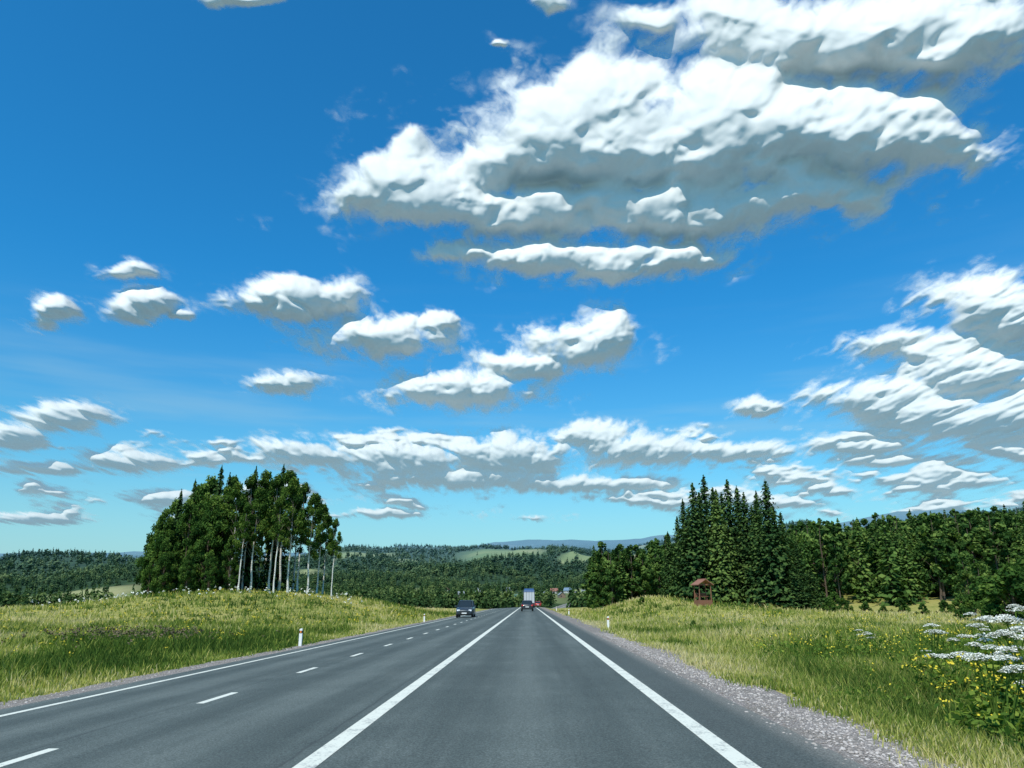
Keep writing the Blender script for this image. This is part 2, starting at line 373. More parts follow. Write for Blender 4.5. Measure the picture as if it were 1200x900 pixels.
# ------------------------------------------------------------------ road
yr=ys[(ys>=-60)&(ys<900)]
def strip(name,xa,xb,lift,material,ya=-60,yb=900,wob=0,ywob=None):
    yy=yr[(yr>=ya)&(yr<=yb)]
    if ywob: yy=np.unique(np.concatenate([yy,np.arange(ya,min(yb,80),ywob)]))
    n=len(yy); cols=np.unique(np.concatenate([[xa,xb],mid[(mid>xa)&(mid<xb)]]))
    V=[]
    for i,cx in enumerate(cols):
        xx=np.full(n,cx)
        if wob and ((i==0 and wob<0) or (i==len(cols)-1 and wob>0)):
            xx=xx+(fbm(yy*.7,yy*0+cx,4)-.5)*abs(wob)
        zz=np.interp(yy,ys,ground(cx+xc(ys),ys))
        V.append(np.stack([xx+np.interp(yy,ys,xc(ys)),yy,zz+lift],1))
    V=np.stack(V,1); k=len(cols); I=np.arange(n*k).reshape(n,k)
    Fq=np.stack([I[:-1,:-1],I[:-1,1:],I[1:,1:],I[1:,:-1]],2).reshape(-1,4)
    mb=MB(); mb.add(V.reshape(-1,3),Fq,0); return mb
def m_asph(nb,b):
    p=nb.pos(); x,y,z=nb.sep(p)
    sp=nb.noise(p,48,3,.85)
    big=nb.noise(nb.v('MULTIPLY',p,(1,.12,1)),.9,4,.6); blot=nb.noise(p,.5,5,.65)
    strk=nb.noise(nb.v('MULTIPLY',p,(1,.02,1)),4.5,3,.6)
    def band(c,w): return nb.mr(nb.m('ABSOLUTE',nb.m('SUBTRACT',x,c)),0.0,w,1.0,0.0)
    tr=band(-.05,.55)
    for c in(-3.5,-6.6): tr=nb.m('MAXIMUM',tr,band(c,.6))
    dk=band(-.95,.5)
    for c in(.9,-2.75,-4.3,-5.9,-7.3): dk=nb.m('MAXIMUM',dk,band(c,.45))
    c=nb.ramp(nb.m('ADD',nb.m('MULTIPLY',big,.4),nb.m('ADD',nb.m('MULTIPLY',blot,.35),nb.m('MULTIPLY',strk,.25))),[(.36,(.056,.070,.065)),(.5,(.080,.097,.089)),(.64,(.118,.138,.126))])
    c=nb.mix(nb.m('MULTIPLY',tr,.5),c,(.126,.146,.132))
    c=nb.mix(nb.m('MULTIPLY',dk,.42),c,(.052,.065,.060))
    sh=nb.mr(x,1.9,2.05); c=nb.mix(nb.m('MULTIPLY',sh,.7),c,(.064,.075,.070))
    c=nb.mix(nb.mr(x,2.45,2.85,0,.65),c,(.20,.19,.165))
    c=nb.mix(1.0,c,nb.ramp(sp,[(.32,(.40,.40,.40)),(.5,(.95,.95,.95)),(.68,(1.75,1.75,1.75))]),'MULTIPLY')
    sx=nb.m('ADD',x,nb.m('MULTIPLY',nb.m('SUBTRACT',nb.noise(p,.8,4,.6),.5),.16))
    seam=nb.mr(nb.m('ABSOLUTE',nb.m('ADD',sx,2.15)),.008,.025,.5,0)
    seam=nb.m('MAXIMUM',seam,nb.mr(nb.m('ABSOLUTE',nb.m('ADD',sx,5.35)),.008,.03,.5,0))
    c=nb.mix(seam,c,(.04,.045,.044))
    nb.nt.links.new(c,b.inputs['Base Color'])
    nb.nt.links.new(nb.bump(sp,.6,.012),b.inputs['Normal'])
    b.inputs['Specular IOR Level'].default_value=.25
M_asph=mat('asphalt',m_asph,rough=.82)
obj('road',strip('road',-8.75,2.85,.006,M_asph,wob=0).mesh('road',[M_asph],True))
def m_gravel(nb,b):
    p=nb.pos(); v1=nb.voro(p,48,'Color'); vd=nb.voro(p,48); n=nb.noise(p,1.2,4,.6)
    c=nb.ramp(nb.sep(v1)[0],[(0,(.20,.175,.155)),(.5,(.34,.30,.27)),(1,(.50,.45,.41))])
    c=nb.mix(nb.mr(n,.4,.65,0,.6),c,(.26,.235,.19))
    c=nb.mix(1.0,c,nb.ramp(vd,[(.2,(1,1,1)),(.75,(.45,.45,.45))]),'MULTIPLY')
    nb.nt.links.new(c,b.inputs['Base Color']); nb.nt.links.new(nb.bump(nb.m('SUBTRACT',1.0,vd),.8,.015),b.inputs['Normal'])
M_gravel=mat('gravel',m_gravel,rough=.95,spec=.15)
obj('gravel_shoulder',strip('g',2.75,4.25,.001,M_gravel,yb=420,wob=.5,ywob=.5).mesh('gravel_shoulder',[M_gravel],True))
obj('gravel_shoulder',strip('g',-9.55,-8.7,.001,M_gravel,yb=420,wob=-.4,ywob=.5).mesh('gravel_shoulder',[M_gravel],True))
def m_paint(nb,b):
    p=nb.pos(); n=nb.noise(p,30,4,.7); n2=nb.noise(p,2.5,3,.6)
    f=nb.mr(nb.m('ADD',nb.m('MULTIPLY',n,.6),nb.m('MULTIPLY',n2,.4)),.50,.64,0,.75)
    c=nb.mix(f,(.66,.66,.56),(.19,.20,.19)); nb.nt.links.new(c,b.inputs['Base Color'])
    nb.nt.links.new(nb.bump(nb.noise(p,60,2),.3,.01),b.inputs['Normal'])
M_paint=mat('road_paint',m_paint,rough=.6)
rm=MB()
def addstrip(xa,xb,ya,yb):
    s=strip('s',xa,xb,.010,None,ya,yb,ywob=.5); rm.add(np.concatenate(s.v),s.f[0],0)
addstrip(1.75,1.95,-60,890); addstrip(-2.0,-1.8,-60,890); addstrip(-8.14,-7.98,-60,890)
yy=2.1
while yy<420:
    ln=1.5
    P_=np.array([yy,yy+ln]); zz=np.interp(P_,ys,ground(-5.1+xc(ys),ys))+.010; xx=xc(P_)-5.1
    rm.add([(xx[0]-.06,P_[0],zz[0]),(xx[0]+.06,P_[0],zz[0]),(xx[1]+.06,P_[1],zz[1]),(xx[1]-.06,P_[1],zz[1])],[(0,1,2,3)],0)
    yy+=5.3
obj('road_markings',rm.mesh('road_markings',[M_paint]))
# loose stones
pm=MB(); st_=MB()
ph=(1+5**.5)/2
iv=np.array([(-1,ph,0),(1,ph,0),(-1,-ph,0),(1,-ph,0),(0,-1,ph),(0,1,ph),(0,-1,-ph),(0,1,-ph),(ph,0,-1),(ph,0,1),(-ph,0,-1),(-ph,0,1)])/1.9
iff=[(0,11,5),(0,5,1),(0,1,7),(0,7,10),(0,10,11),(1,5,9),(5,11,4),(11,10,2),(10,7,6),(7,1,8),(3,9,4),(3,4,2),(3,2,6),(3,6,8),(3,8,9),(4,9,5),(2,4,11),(6,2,10),(8,6,7),(9,8,1)]
st_.add(iv*rng.uniform(.75,1.2,(12,1))*np.array([1,1,.6]),iff,0,0)
n=12000; yy_=5+32*rng.random(n)**1.8; xx_=rng.normal(3.5,.38,n); k=(xx_>2.7)&(xx_<4.6); xx_=xx_[k]; yy_=yy_[k]
n2=2000; yl=9+40*rng.random(n2)**1.5; xl_=rng.normal(-9.15,.25,n2); k=xl_<-8.6; xx_=np.concatenate([xx_,xl_[k]]); yy_=np.concatenate([yy_,yl[k]])
sz=rng.gamma(2.5,.0032,len(xx_))+.004
pm.rep(st_,np.stack([xx_,yy_,ground(xx_,yy_)+sz*.1],1),rng.uniform(0,6.28,len(xx_)),sz,rng.random(len(xx_)))
M_stone=mat('stone',lambda nb,b: nb.nt.links.new(nb.ramp(nb.attr('tint'),[(0,(.20,.175,.155)),(.5,(.34,.30,.27)),(1,(.52,.47,.43))]),b.inputs['Base Color']),rough=.9,spec=.2)
obj('gravel',pm.mesh('gravel',[M_stone]))
# ------------------------------------------------------------------ grass
M_grass=foliage('grass_blades',[(0,(.045,.088,.020)),(.3,(.125,.19,.035)),(.55,(.31,.33,.07)),(.78,(.50,.45,.16)),(1,(.58,.49,.28))],.3)
gb=MB()
def grass_pts(n,r0,r1,a0,a1,pw=1.0):
    r=r0+(r1-r0)*rng.random(n)**pw; a=rng.uniform(a0,a1,n); x=r*np.sin(a); y=r*np.cos(a)
    xl=x-xc(y); nz=(fbm(y*.6,x*.6,12)-.5)*1.3+rng.normal(0,.14,n)
    k=(xl>4.05+nz)|(xl<-9.5-nz*.6)
    return x[k],y[k],r[k]
sets=[grass_pts(32000,5.5,22,.15,.78,1.2),grass_pts(24000,16,60,.06,.72,1.3),grass_pts(30000,10,60,-.8,-.12,1.1),grass_pts(18000,50,150,-.72,.72,1.0)]
gx=np.concatenate([s[0] for s in sets]); gy=np.concatenate([s[1] for s in sets]); gr=np.concatenate([s[2] for s in sets])
def meadow(x,y):
    t=.55*fbm(x*.09,y*.035,21)+.45*fbm(x*.5,y*.22,22)
    t=(t-.5)*2.8+.5
    t=np.where(x<0,t+.16,t+.16*S(20,60,y)-.14*(1-S(9,22,y)))
    brown=np.exp(-((x+16.5)/3.2)**2-((y-33)/4.5)**2)
    return t,brown
nb_=6
bx=np.repeat(gx,nb_)+rng.normal(0,.05,len(gx)*nb_)*(1+np.repeat(gr,nb_)/25); by=np.repeat(gy,nb_)+rng.normal(0,.05,len(gx)*nb_)*(1+np.repeat(gr,nb_)/25); br=np.repeat(gr,nb_)
N=len(bx); mt,brn=meadow(bx,by); ntall=fbm(bx*.3,by*.3,40)
edge=np.where(bx>0,S(3.6,6.5,bx-xc(by)),S(9.2,12,-(bx-xc(by))))
h=(.08+.32*rng.random(N)**1.6*(.2+ntall*1.6))*(.35+.8*edge)*(1+.15*S(20,80,br))
w=(.0028+.00045*br)*rng.uniform(.7,1.4,N)
an=rng.uniform(0,6.283,N); ln=rng.uniform(.05,.75,N)*h; dx=np.cos(an)*ln; dy=np.sin(an)*ln; wa=rng.uniform(0,6.283,N)
wx=np.cos(wa)*w; wy=np.sin(wa)*w; bz=ground(bx,by)-.01
Vg=np.stack([np.stack([bx-wx,by-wy,bz],1),np.stack([bx+wx,by+wy,bz],1),np.stack([bx+dx*.4+wx*.7,by+dy*.4+wy*.7,bz+h*.6],1),np.stack([bx+dx*.4-wx*.7,by+dy*.4-wy*.7,bz+h*.6],1),np.stack([bx+dx,by+dy,bz+h],1)],1).reshape(-1,3)
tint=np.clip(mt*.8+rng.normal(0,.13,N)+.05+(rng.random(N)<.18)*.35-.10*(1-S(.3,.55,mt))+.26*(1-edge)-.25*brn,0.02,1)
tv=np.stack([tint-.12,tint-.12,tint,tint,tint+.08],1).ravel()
base=np.arange(N)*5
Q=np.stack([base,base+1,base+2,base+3],1); T3=np.stack([base+3,base+2,base+4],1)
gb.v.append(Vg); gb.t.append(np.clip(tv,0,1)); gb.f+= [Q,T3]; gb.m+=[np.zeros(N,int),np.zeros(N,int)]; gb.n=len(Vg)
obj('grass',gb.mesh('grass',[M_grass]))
M_yel=mat('yellow_petals',col=(.62,.50,.03),rough=.8); M_wht=mat('white_petals',col=(.78,.78,.70),rough=.8)
M_weed=foliage('weed_leaves',[(0,(.04,.09,.018)),(.5,(.12,.20,.035)),(1,(.30,.36,.06))],.35); M_brown=mat('dock_seed',col=(.13,.10,.055),rough=.9)
wf=MB()
def weeds(n,xf,yf,hh,flower,frac,leafs=10,lsz=.06,fs=.03,stem=.004):
    x=xf(n); y=yf(n); z=ground(x,y)
    for i in range(n):
        H=hh*rng.uniform(.6,1.25); lx,ly=rng.normal(0,.08,2)*H; r=math.hypot(x[i],y[i])
        tube(wf,[(x[i],y[i],z[i]),(x[i]+lx*.4,y[i]+ly*.4,z[i]+H*.6),(x[i]+lx,y[i]+ly,z[i]+H)],[stem+r*.0001]*3,3,0,.3,cap=False)
        t=rng.random(leafs)*.9+.05; c=np.stack([x[i]+lx*t,y[i]+ly*t,z[i]+H*t],1)+rng.normal(0,.06,(leafs,3))*[1,1,.4]
        leaves(wf,c,rng.normal(0,1,(leafs,3))+[0,0,1],lsz*rng.uniform(.6,1.4,leafs),rng,0,np.clip(rng.normal(.45,.2,leafs),0,1),asp=1.6)
        if rng.random()<frac:
            m=8; c=np.array([x[i]+lx,y[i]+ly,z[i]+H])+rng.normal(0,.05,(m,3))*[1,1,.9]
            leaves(wf,c,rng.normal(0,.6,(m,3))+[0,0,1],fs*(1+r*.02),rng,flower,.5)
U=lambda a,b: (lambda n: rng.uniform(a,b,n))
weeds(520,lambda n:rng.uniform(6.5,14,n),U(9,26),.66,1,.4,leafs=14)
weeds(160,lambda n:rng.uniform(6.2,9.5,n),U(10,14),.75,1,.8,leafs=18,fs=.04)
weeds(260,lambda n:rng.uniform(8,30,n),U(25,70),.6,1,.5)
weeds(600,lambda n:-rng.uniform(12,40,n),U(22,95),.42,1,.9,fs=.035)
weeds(120,lambda n:-rng.uniform(20,55,n),U(85,100),.6,2,.9,fs=.06)
weeds(200,lambda n:rng.normal(-16.5,2.0,n),lambda n:rng.normal(33,2.2,n),.42,3,1.0,leafs=6,fs=.05)
weeds(140,lambda n:rng.uniform(4.8,9,n),U(7,14),.38,1,.05,leafs=16)
obj('wildflowers',wf.mesh('wildflowers',[M_weed,M_yel,M_wht,M_brown]))
def hogweed(seed,H):
    rg=np.random.default_rng(seed); mb=MB()
    nst=rg.integers(4,6)
    for s in range(nst):
        a=rg.uniform(0,6.28); sp=rg.uniform(.05,.38)*H; top=np.array([math.cos(a)*sp,math.sin(a)*sp,H*rg.uniform(.62,1.0)])
        mid_=top*[.35,.35,.5]; tube(mb,[(0,0,0),mid_,top],[.018,.013,.009],6,0,.45)
        R=rg.uniform(.12,.20); rays=18
        for i in range(rays):
            b=i*2.4; rr=R*math.sqrt((i+.5)/rays); e=top+np.array([math.cos(b)*rr,math.sin(b)*rr,.09-.06*(rr/R)**2])
            tube(mb,[top,e],[.003,.002],3,0,.45,cap=False)
            m=14; c=e+rg.normal(0,R*.14,(m,3))*[1,1,.18]
            leaves(mb,c,rg.normal(0,.3,(m,3))+[0,0,1],.028,rg,1,.5)
        for j in range(3):
            t=rg.uniform(.15,.6); p=mid_*t*1.6; b=rg.uniform(0,6.28); d=np.array([math.cos(b),math.sin(b),.25])
            tube(mb,[p,p+d*.22],[.006,.003],4,0,.4,cap=False)
            for kk in range(12):
                cc=p+d*(.12+.035*kk)+rg.normal(0,.06,3)
                leaves(mb,cc[None],(rg.normal(0,.35,3)+[0,0,1])[None],.12,rg,0,rg.uniform(.2,.9),asp=1.3)
    return mb
hm=[hogweed(s,1.35).mesh('hogweed_plant',[M_weed,M_wht]) for s in (1,2,3)]
for i,(px,py,Y) in enumerate([(1075,733,16),(1100,739,14),(1122,735,17),(1140,758,10.5),(1160,740,12.5),(1185,724,11.5),(1197,716,12),(1192,762,9.5),(1165,722,15),(1215,735,10.5),(1090,757,19),(1010,737,24),(1130,720,19),(1205,700,13),(1180,708,16),(1150,770,9.5)]):
    X=(px-619)/935*Y; top=CAMH-(py-705)/972*Y; gz=float(ground(X,Y)); sc_=(top-gz)/1.35
    obj('hogweed_plant',hm[i%3],(X,Y,gz-.01),i*1.7,sc=(max(.85,sc_),)*2+(sc_,))
# ------------------------------------------------------------------ trees
def m_birch(nb,b):
    p=nb.objc(); n=nb.noise(nb.v('MULTIPLY',p,(1.5,1.5,7)),2.2,4,.7)
    c=nb.mix(nb.mr(n,.54,.62),(.60,.59,.54),(.05,.045,.04)); c=nb.mix(nb.mr(nb.attr('tint'),.48,.66),c,(.12,.11,.08)); nb.nt.links.new(c,b.inputs['Base Color'])
M_birch=mat('birch_bark',m_birch,rough=.85); M_bark=mat('bark',col=(.09,.065,.045),rough=.95)
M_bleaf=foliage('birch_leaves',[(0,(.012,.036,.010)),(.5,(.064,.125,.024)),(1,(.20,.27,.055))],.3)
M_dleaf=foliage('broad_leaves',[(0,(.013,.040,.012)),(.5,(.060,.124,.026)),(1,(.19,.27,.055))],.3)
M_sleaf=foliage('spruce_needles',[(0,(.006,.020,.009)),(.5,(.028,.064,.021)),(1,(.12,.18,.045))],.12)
def decid(seed,h,cb,R,ncl,nl,ls,tr=.15,barkm=0,leafm=1,crs=(.18,.34)):
    rg=np.random.default_rng(seed); mb=MB()
    k=9; zz=np.linspace(0,h*.93,k); wob=np.cumsum(rg.normal(0,.09,(k,2)),0)*h/16; wob[0]=0
    Pt=np.column_stack([wob,zz]); Rt=tr*(1-zz/h)**.8+.015; Rt[0]*=1.35
    tube(mb,Pt,Rt,7,barkm,zz/h)
    t=np.sort(rg.random(ncl))**.85
    for i in range(ncl):
        tz=t[i]; prof=(math.sin(math.pi*min(1,.16+.84*tz)**.9)**.75)*(1-.15*tz)
        rr=R*prof*rg.uniform(.2,1.12)**.6; a=rg.uniform(0,6.283)
        zc=h*(cb+(1-cb)*tz)*.965; tx=np.interp(zc,zz,wob[:,0]); ty=np.interp(zc,zz,wob[:,1])
        c=np.array([tx+math.cos(a)*rr,ty+math.sin(a)*rr,zc])
        z0=max(h*.2,zc-rr*.9-.4); o=np.array([np.interp(z0,zz,wob[:,0]),np.interp(z0,zz,wob[:,1]),z0])
        tube(mb,[o,(o+c)/2+[0,0,.15],c],[tr*.24,tr*.14,.012],4,barkm,.9,cap=False)
        cr=R*rg.uniform(*crs)
        d=nrmz(rg.normal(size=(nl,3))); rad=rg.random(nl)**.5
        pt=c+d*(cr*rad)[:,None]*[1.05,1.05,.95]
        pt[:,2]-=.25*cr*rg.random(nl)
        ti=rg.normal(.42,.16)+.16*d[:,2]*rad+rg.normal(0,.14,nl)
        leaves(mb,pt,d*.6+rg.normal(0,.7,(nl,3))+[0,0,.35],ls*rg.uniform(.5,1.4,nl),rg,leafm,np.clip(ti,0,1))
    return mb
def spruce(seed,h,R,step,nb0,ls,per=6,leafm=1,z0=.04,light=0):
    rg=np.random.default_rng(seed); mb=MB()
    tube(mb,[(0,0,0),(0,0,h*.5),(0,0,h*.99)],[.012*h,.008*h,.01],6,0,.4)
    z=h*z0
    C=[];Nn=[];Sz=[];Ti=[]
    while z<h*.985:
        f=1-z/h; r=R*(f**.75)*(1+rg.normal(0,.10)); nb1=max(4,int(nb0*(.35+.65*f))); a0=rg.uniform(0,6.28)
        for i in range(nb1):
            a=a0+i*6.283/nb1+rg.normal(0,.15); L_=r*rg.uniform(.6,1.2)
            if rg.random()<.06: continue
            k=max(2,int(per*(.35+.65*L_/R))); s=(np.arange(k)+.5)/k; s=np.clip(s+rg.normal(0,.05,k),.08,1)
            droop=-.28*s*L_+.22*L_*s**4; tb_=rg.normal(0,.08)
            ca,sa=math.cos(a),math.sin(a); lat=rg.normal(0,.13,k)*L_*s
            C.append(np.stack([ca*L_*s-sa*lat,sa*L_*s+ca*lat,z+droop+rg.normal(0,.04,k)],1))
            Nn.append(np.stack([ca*.55+rg.normal(0,.35,k),sa*.55+rg.normal(0,.35,k),np.full(k,.75)+rg.normal(0,.3,k)],1))
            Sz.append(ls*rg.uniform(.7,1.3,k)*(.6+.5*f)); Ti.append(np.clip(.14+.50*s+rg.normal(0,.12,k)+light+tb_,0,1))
        z+=step*rg.uniform(.75,1.25)*(.6+.6*f)
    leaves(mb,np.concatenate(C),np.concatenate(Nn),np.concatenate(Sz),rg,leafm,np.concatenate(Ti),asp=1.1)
    L_=4; leaves(mb,np.array([[0,0,h*(.975+.008*i)] for i in range(L_)]),rg.normal(0,1,(L_,3))*[1,1,.1],.3,rg,leafm,.5)
    return mb
def place(px,Y): X=(px-619)/935*Y; return X,Y,float(ground(X,Y))
bm=[decid(10+i,16,c,R,n,170,.28,.16).mesh('birch_tree',[M_birch,M_bleaf]) for i,(c,R,n) in enumerate([(.42,2.6,40),(.52,2.3,32),(.36,2.5,42)])]
dm=[decid(20+i,14,c,R,n,180,.30,.17).mesh('broadleaf_tree',[M_bark,M_dleaf]) for i,(c,R,n) in enumerate([(.04,3.2,72),(.07,2.9,64)])]
sm=[spruce(30+i,16,R,.30,16,.50,10,light=l).mesh('spruce_tree',[M_bark,M_sleaf]) for i,(R,l) in enumerate([(3.4,0),(4.0,.04),(3.0,.0)])]
sml=spruce(39,16,3.2,.30,16,.50,10,light=.38).mesh('spruce_tree',[M_bark,M_sleaf])
for i,(px,Y,ty,m) in enumerate([(266,101,556,0),(280,106,545,1),(290,99,560,2),(300,110,541,0),(312,102,545,1),(324,108,538,2),(335,100,550,0),(346,106,556,1),(358,101,568,2),(369,105,584,1),(387,100,602,1),(376,112,594,0),(255,113,548,1),(306,118,552,2),(340,116,562,0),(275,97,582,1),(318,97,574,1)]):
    X,Y,gz=place(px,Y); s=(CAMH+(705-ty)/972*Y-gz)/16; obj('birch_tree',bm[m],(X,Y,gz-.1),i*2.1,sc=(s*(.72 if px>380 else .82),)*2+(s,))
for i,(px,Y,ty,m) in enumerate([(180,103,590,0),(192,108,575,1),(207,101,576,1),(222,106,558,0),(236,100,570,1),(250,103,562,0),(228,112,545,1),(172,112,600,1),(214,118,560,0),(262,98,622,1),(184,98,626,0),(240,96,640,1),(213,96,636,0),(168,99,650,1)]):
    X,Y,gz=place(px,Y); s=(CAMH+(705-ty)/972*Y-gz)/14; obj('broadleaf_tree',dm[m],(X,Y,gz-.15),i*1.9,sc=(s*.78,)*2+(s,))
for i,(px,Y,ty,m) in enumerate([(241,106,535,2),(252,108,545,2),(210,107,553,2),(284,108,537,2),(194,105,566,2),(318,112,534,2)]):
    X,Y,gz=place(px,Y); s=(CAMH+(705-ty)/972*Y-gz)/16; obj('spruce_tree',sm[m],(X,Y,gz-.1),i*1.3,sc=(s*.8,s*.8,s))
for i,(px,Y,ty,m) in enumerate([(806,100,580,2),(819,98,560,0),(833,102,550,1),(847,97,568,3),(861,102,556,0),(880,100,572,1),(893,97,582,0),(907,94,556,1),(922,97,596,0),(937,95,630,2),(798,106,602,0),(786,109,620,2),(843,109,566,0),(872,109,564,2),(895,107,570,2),(950,96,665,1),(914,104,590,0),(931,92,660,1),(812,105,590,1),(853,106,572,1),(888,104,588,1),(826,108,572,0)]):
    X,Y,gz=place(px,Y); h=CAMH+(705-ty)/972*Y-gz; s=h/16; o=sml if m==3 else sm[m]
    wx_=max(s,.62)*1.0; obj('spruce_tree',o,(X,Y,gz-.1),i*1.1,sc=(wx_,wx_,s))
# midground mixed forest (one mass)
fd=[decid(50+i,14,c,R,22,62,.66,.16) for i,(c,R) in enumerate([(.12,3.4),(.2,2.8),(.25,2.6)])]
fs=[spruce(60+i,15,R,.55,11,.85,5) for i,R in enumerate([2.7,3.2])]
def scatter(mb,T,xy,h0,hr,tint,ref):
    n=len(xy); h=rng.uniform(h0,hr,n)
    z=ground(xy[:,0],xy[:,1])-.3; s=h/ref
    mb.rep(T,np.column_stack([xy,z]),rng.uniform(0,6.28,n),s*rng.uniform(.85,1.15,n),rng.normal(tint,.10,n),s)
mf=MB()
def sector(n,pa,pb,Ya,Yb,pw=1.0):
    px=rng.uniform(pa,pb,n); Y=Ya+(Yb-Ya)*rng.random(n)**pw; return np.column_stack([(px-619)/935*Y,Y])
for T,ref,kind in((fd[0],14,0),(fd[1],14,0),(fd[2],14,0),(fs[0],15,1),(fs[1],15,1)):
    n1=18 if kind==0 else 5
    scatter(mf,T,sector(n1,696,800,132,165),9,11.6,.10 if kind==0 else .06,ref)
    scatter(mf,T,sector(30 if kind==0 else 26,935,1230,176,225,.8),13.5,20,.08,ref)
    scatter(mf,T,sector(46 if kind==0 else 32,760,1300,215,330),15,21,.06,ref)
    scatter(mf,T,sector(46 if kind==0 else 30,760,1300,330,560),14,20,.04,ref)
    scatter(mf,T,sector(12 if kind==0 else 2,1120,1290,115,160),7,11.0,.22,ref)
    scatter(mf,T,sector(14,690,830,170,300),8,12.5,.08,ref)
obj('mixed_forest',mf.mesh('mixed_forest',[M_bark,foliage('forest_leaves',[(0,(.011,.034,.011)),(.45,(.048,.100,.025)),(.75,(.110,.180,.042)),(1,(.18,.25,.06))],.25)]))
shm=decid(71,3,.02,1.5,26,120,.20,.05).mesh('shrub',[M_bark,M_dleaf])
for i,(px,Y,h) in enumerate([(1150,62,3.4),(1180,58,4.2),(1205,60,4.6),(1165,75,4.0),(1075,92,1.3),(1030,96,1.1),(975,90,2.2),(985,98,1.8),(810,46,.6),(1135,90,2.6),(700,118,2.0),(1100,105,2),(1010,110,1.8),(752,95,.9),(968,86,1.6),(1050,120,2.4),(1120,120,3)]):
    X,Y,gz=place(px,Y); s=h/3; obj('shrub',shm,(X,Y,gz-.1),i*1.7,sc=(s*1.1,s*1.1,s))
def lowd(seed,h,R,n,ls):
    rg=np.random.default_rng(seed); mb=MB(); d=nrmz(rg.normal(size=(n,3))); rad=rg.random(n)**.35
    c=np.array([0,0,h*.56])+d*rad[:,None]*[R,R,h*.42]
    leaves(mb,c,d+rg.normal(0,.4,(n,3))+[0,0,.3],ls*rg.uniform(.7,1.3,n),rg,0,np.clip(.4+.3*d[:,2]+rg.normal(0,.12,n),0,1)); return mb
def lows(seed,h,R,n,ls):
    rg=np.random.default_rng(seed); mb=MB(); z=rg.random(n)**1.3; a=rg.uniform(0,6.28,n); r=R*(1-z)*rg.uniform(.5,1,n)
    c=np.column_stack([np.cos(a)*r,np.sin(a)*r,h*(.05+.93*z)])
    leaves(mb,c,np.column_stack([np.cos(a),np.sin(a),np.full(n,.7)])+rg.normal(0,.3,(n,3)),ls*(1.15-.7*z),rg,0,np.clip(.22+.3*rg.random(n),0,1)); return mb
df=MB()
LT=[(lowd(1,13,3.4,110,1.7),0),(lowd(2,13,3.0,110,1.7),0),(lows(3,15,2.8,90,1.8),1),(lows(4,15,3.2,90,1.8),1)]
LF=[(lowd(5,13,4.2,34,3.6),0),(lows(6,15,3.6,28,3.6),1)]
def farpts(n,d0,d1):
    d=d0*(d1/d0)**rng.random(n); a=rng.uniform(-.68,.68,n); x=d*np.sin(a); y=d*np.cos(a)
    k=(clearing(x,y)<.35)|(rng.random(n)<.02)
    k&=~((np.abs(x-xc(y))<14)&(y<900))
    return np.column_stack([x[k],y[k]]),d[k]
for T,kind in LT:
    xy,d=farpts(1800,400,1300)
    n=len(xy); h=rng.uniform(.7,1.15,n); df.rep(T,np.column_stack([xy,ground(xy[:,0],xy[:,1])-.5]),rng.uniform(0,6.28,n),h,rng.normal(.04,.09,n)+(fbm(xy[:,0]*.01,xy[:,1]*.01,77)-.5)*.7,h)
for T,kind in LF:
    xy,d=farpts(9500,1200,4200)
    n=len(xy); h=rng.uniform(.7,1.2,n); df.rep(T,np.column_stack([xy,ground(xy[:,0],xy[:,1])-.5]),rng.uniform(0,6.28,n),h,rng.normal(.04,.09,n)+(fbm(xy[:,0]*.004,xy[:,1]*.004,78)-.5)*.8,h)
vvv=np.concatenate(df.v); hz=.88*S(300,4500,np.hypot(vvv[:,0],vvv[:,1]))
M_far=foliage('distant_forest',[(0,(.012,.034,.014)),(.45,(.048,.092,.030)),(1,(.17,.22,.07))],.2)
nt=M_far.node_tree; nbx=NB(nt)
rp=[n for n in nt.nodes if n.type=='VALTORGB'][0]
mxh=nbx.mix(nbx.attr('painted_haze'),rp.outputs[0],(.12,.22,.26))  # aerial perspective painted into the leaf colour, bluer farther out
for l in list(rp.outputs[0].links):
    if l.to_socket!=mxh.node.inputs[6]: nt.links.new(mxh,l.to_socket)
obj('distant_forest',df.mesh('distant_forest',[M_far],extra={'painted_haze':hz}))
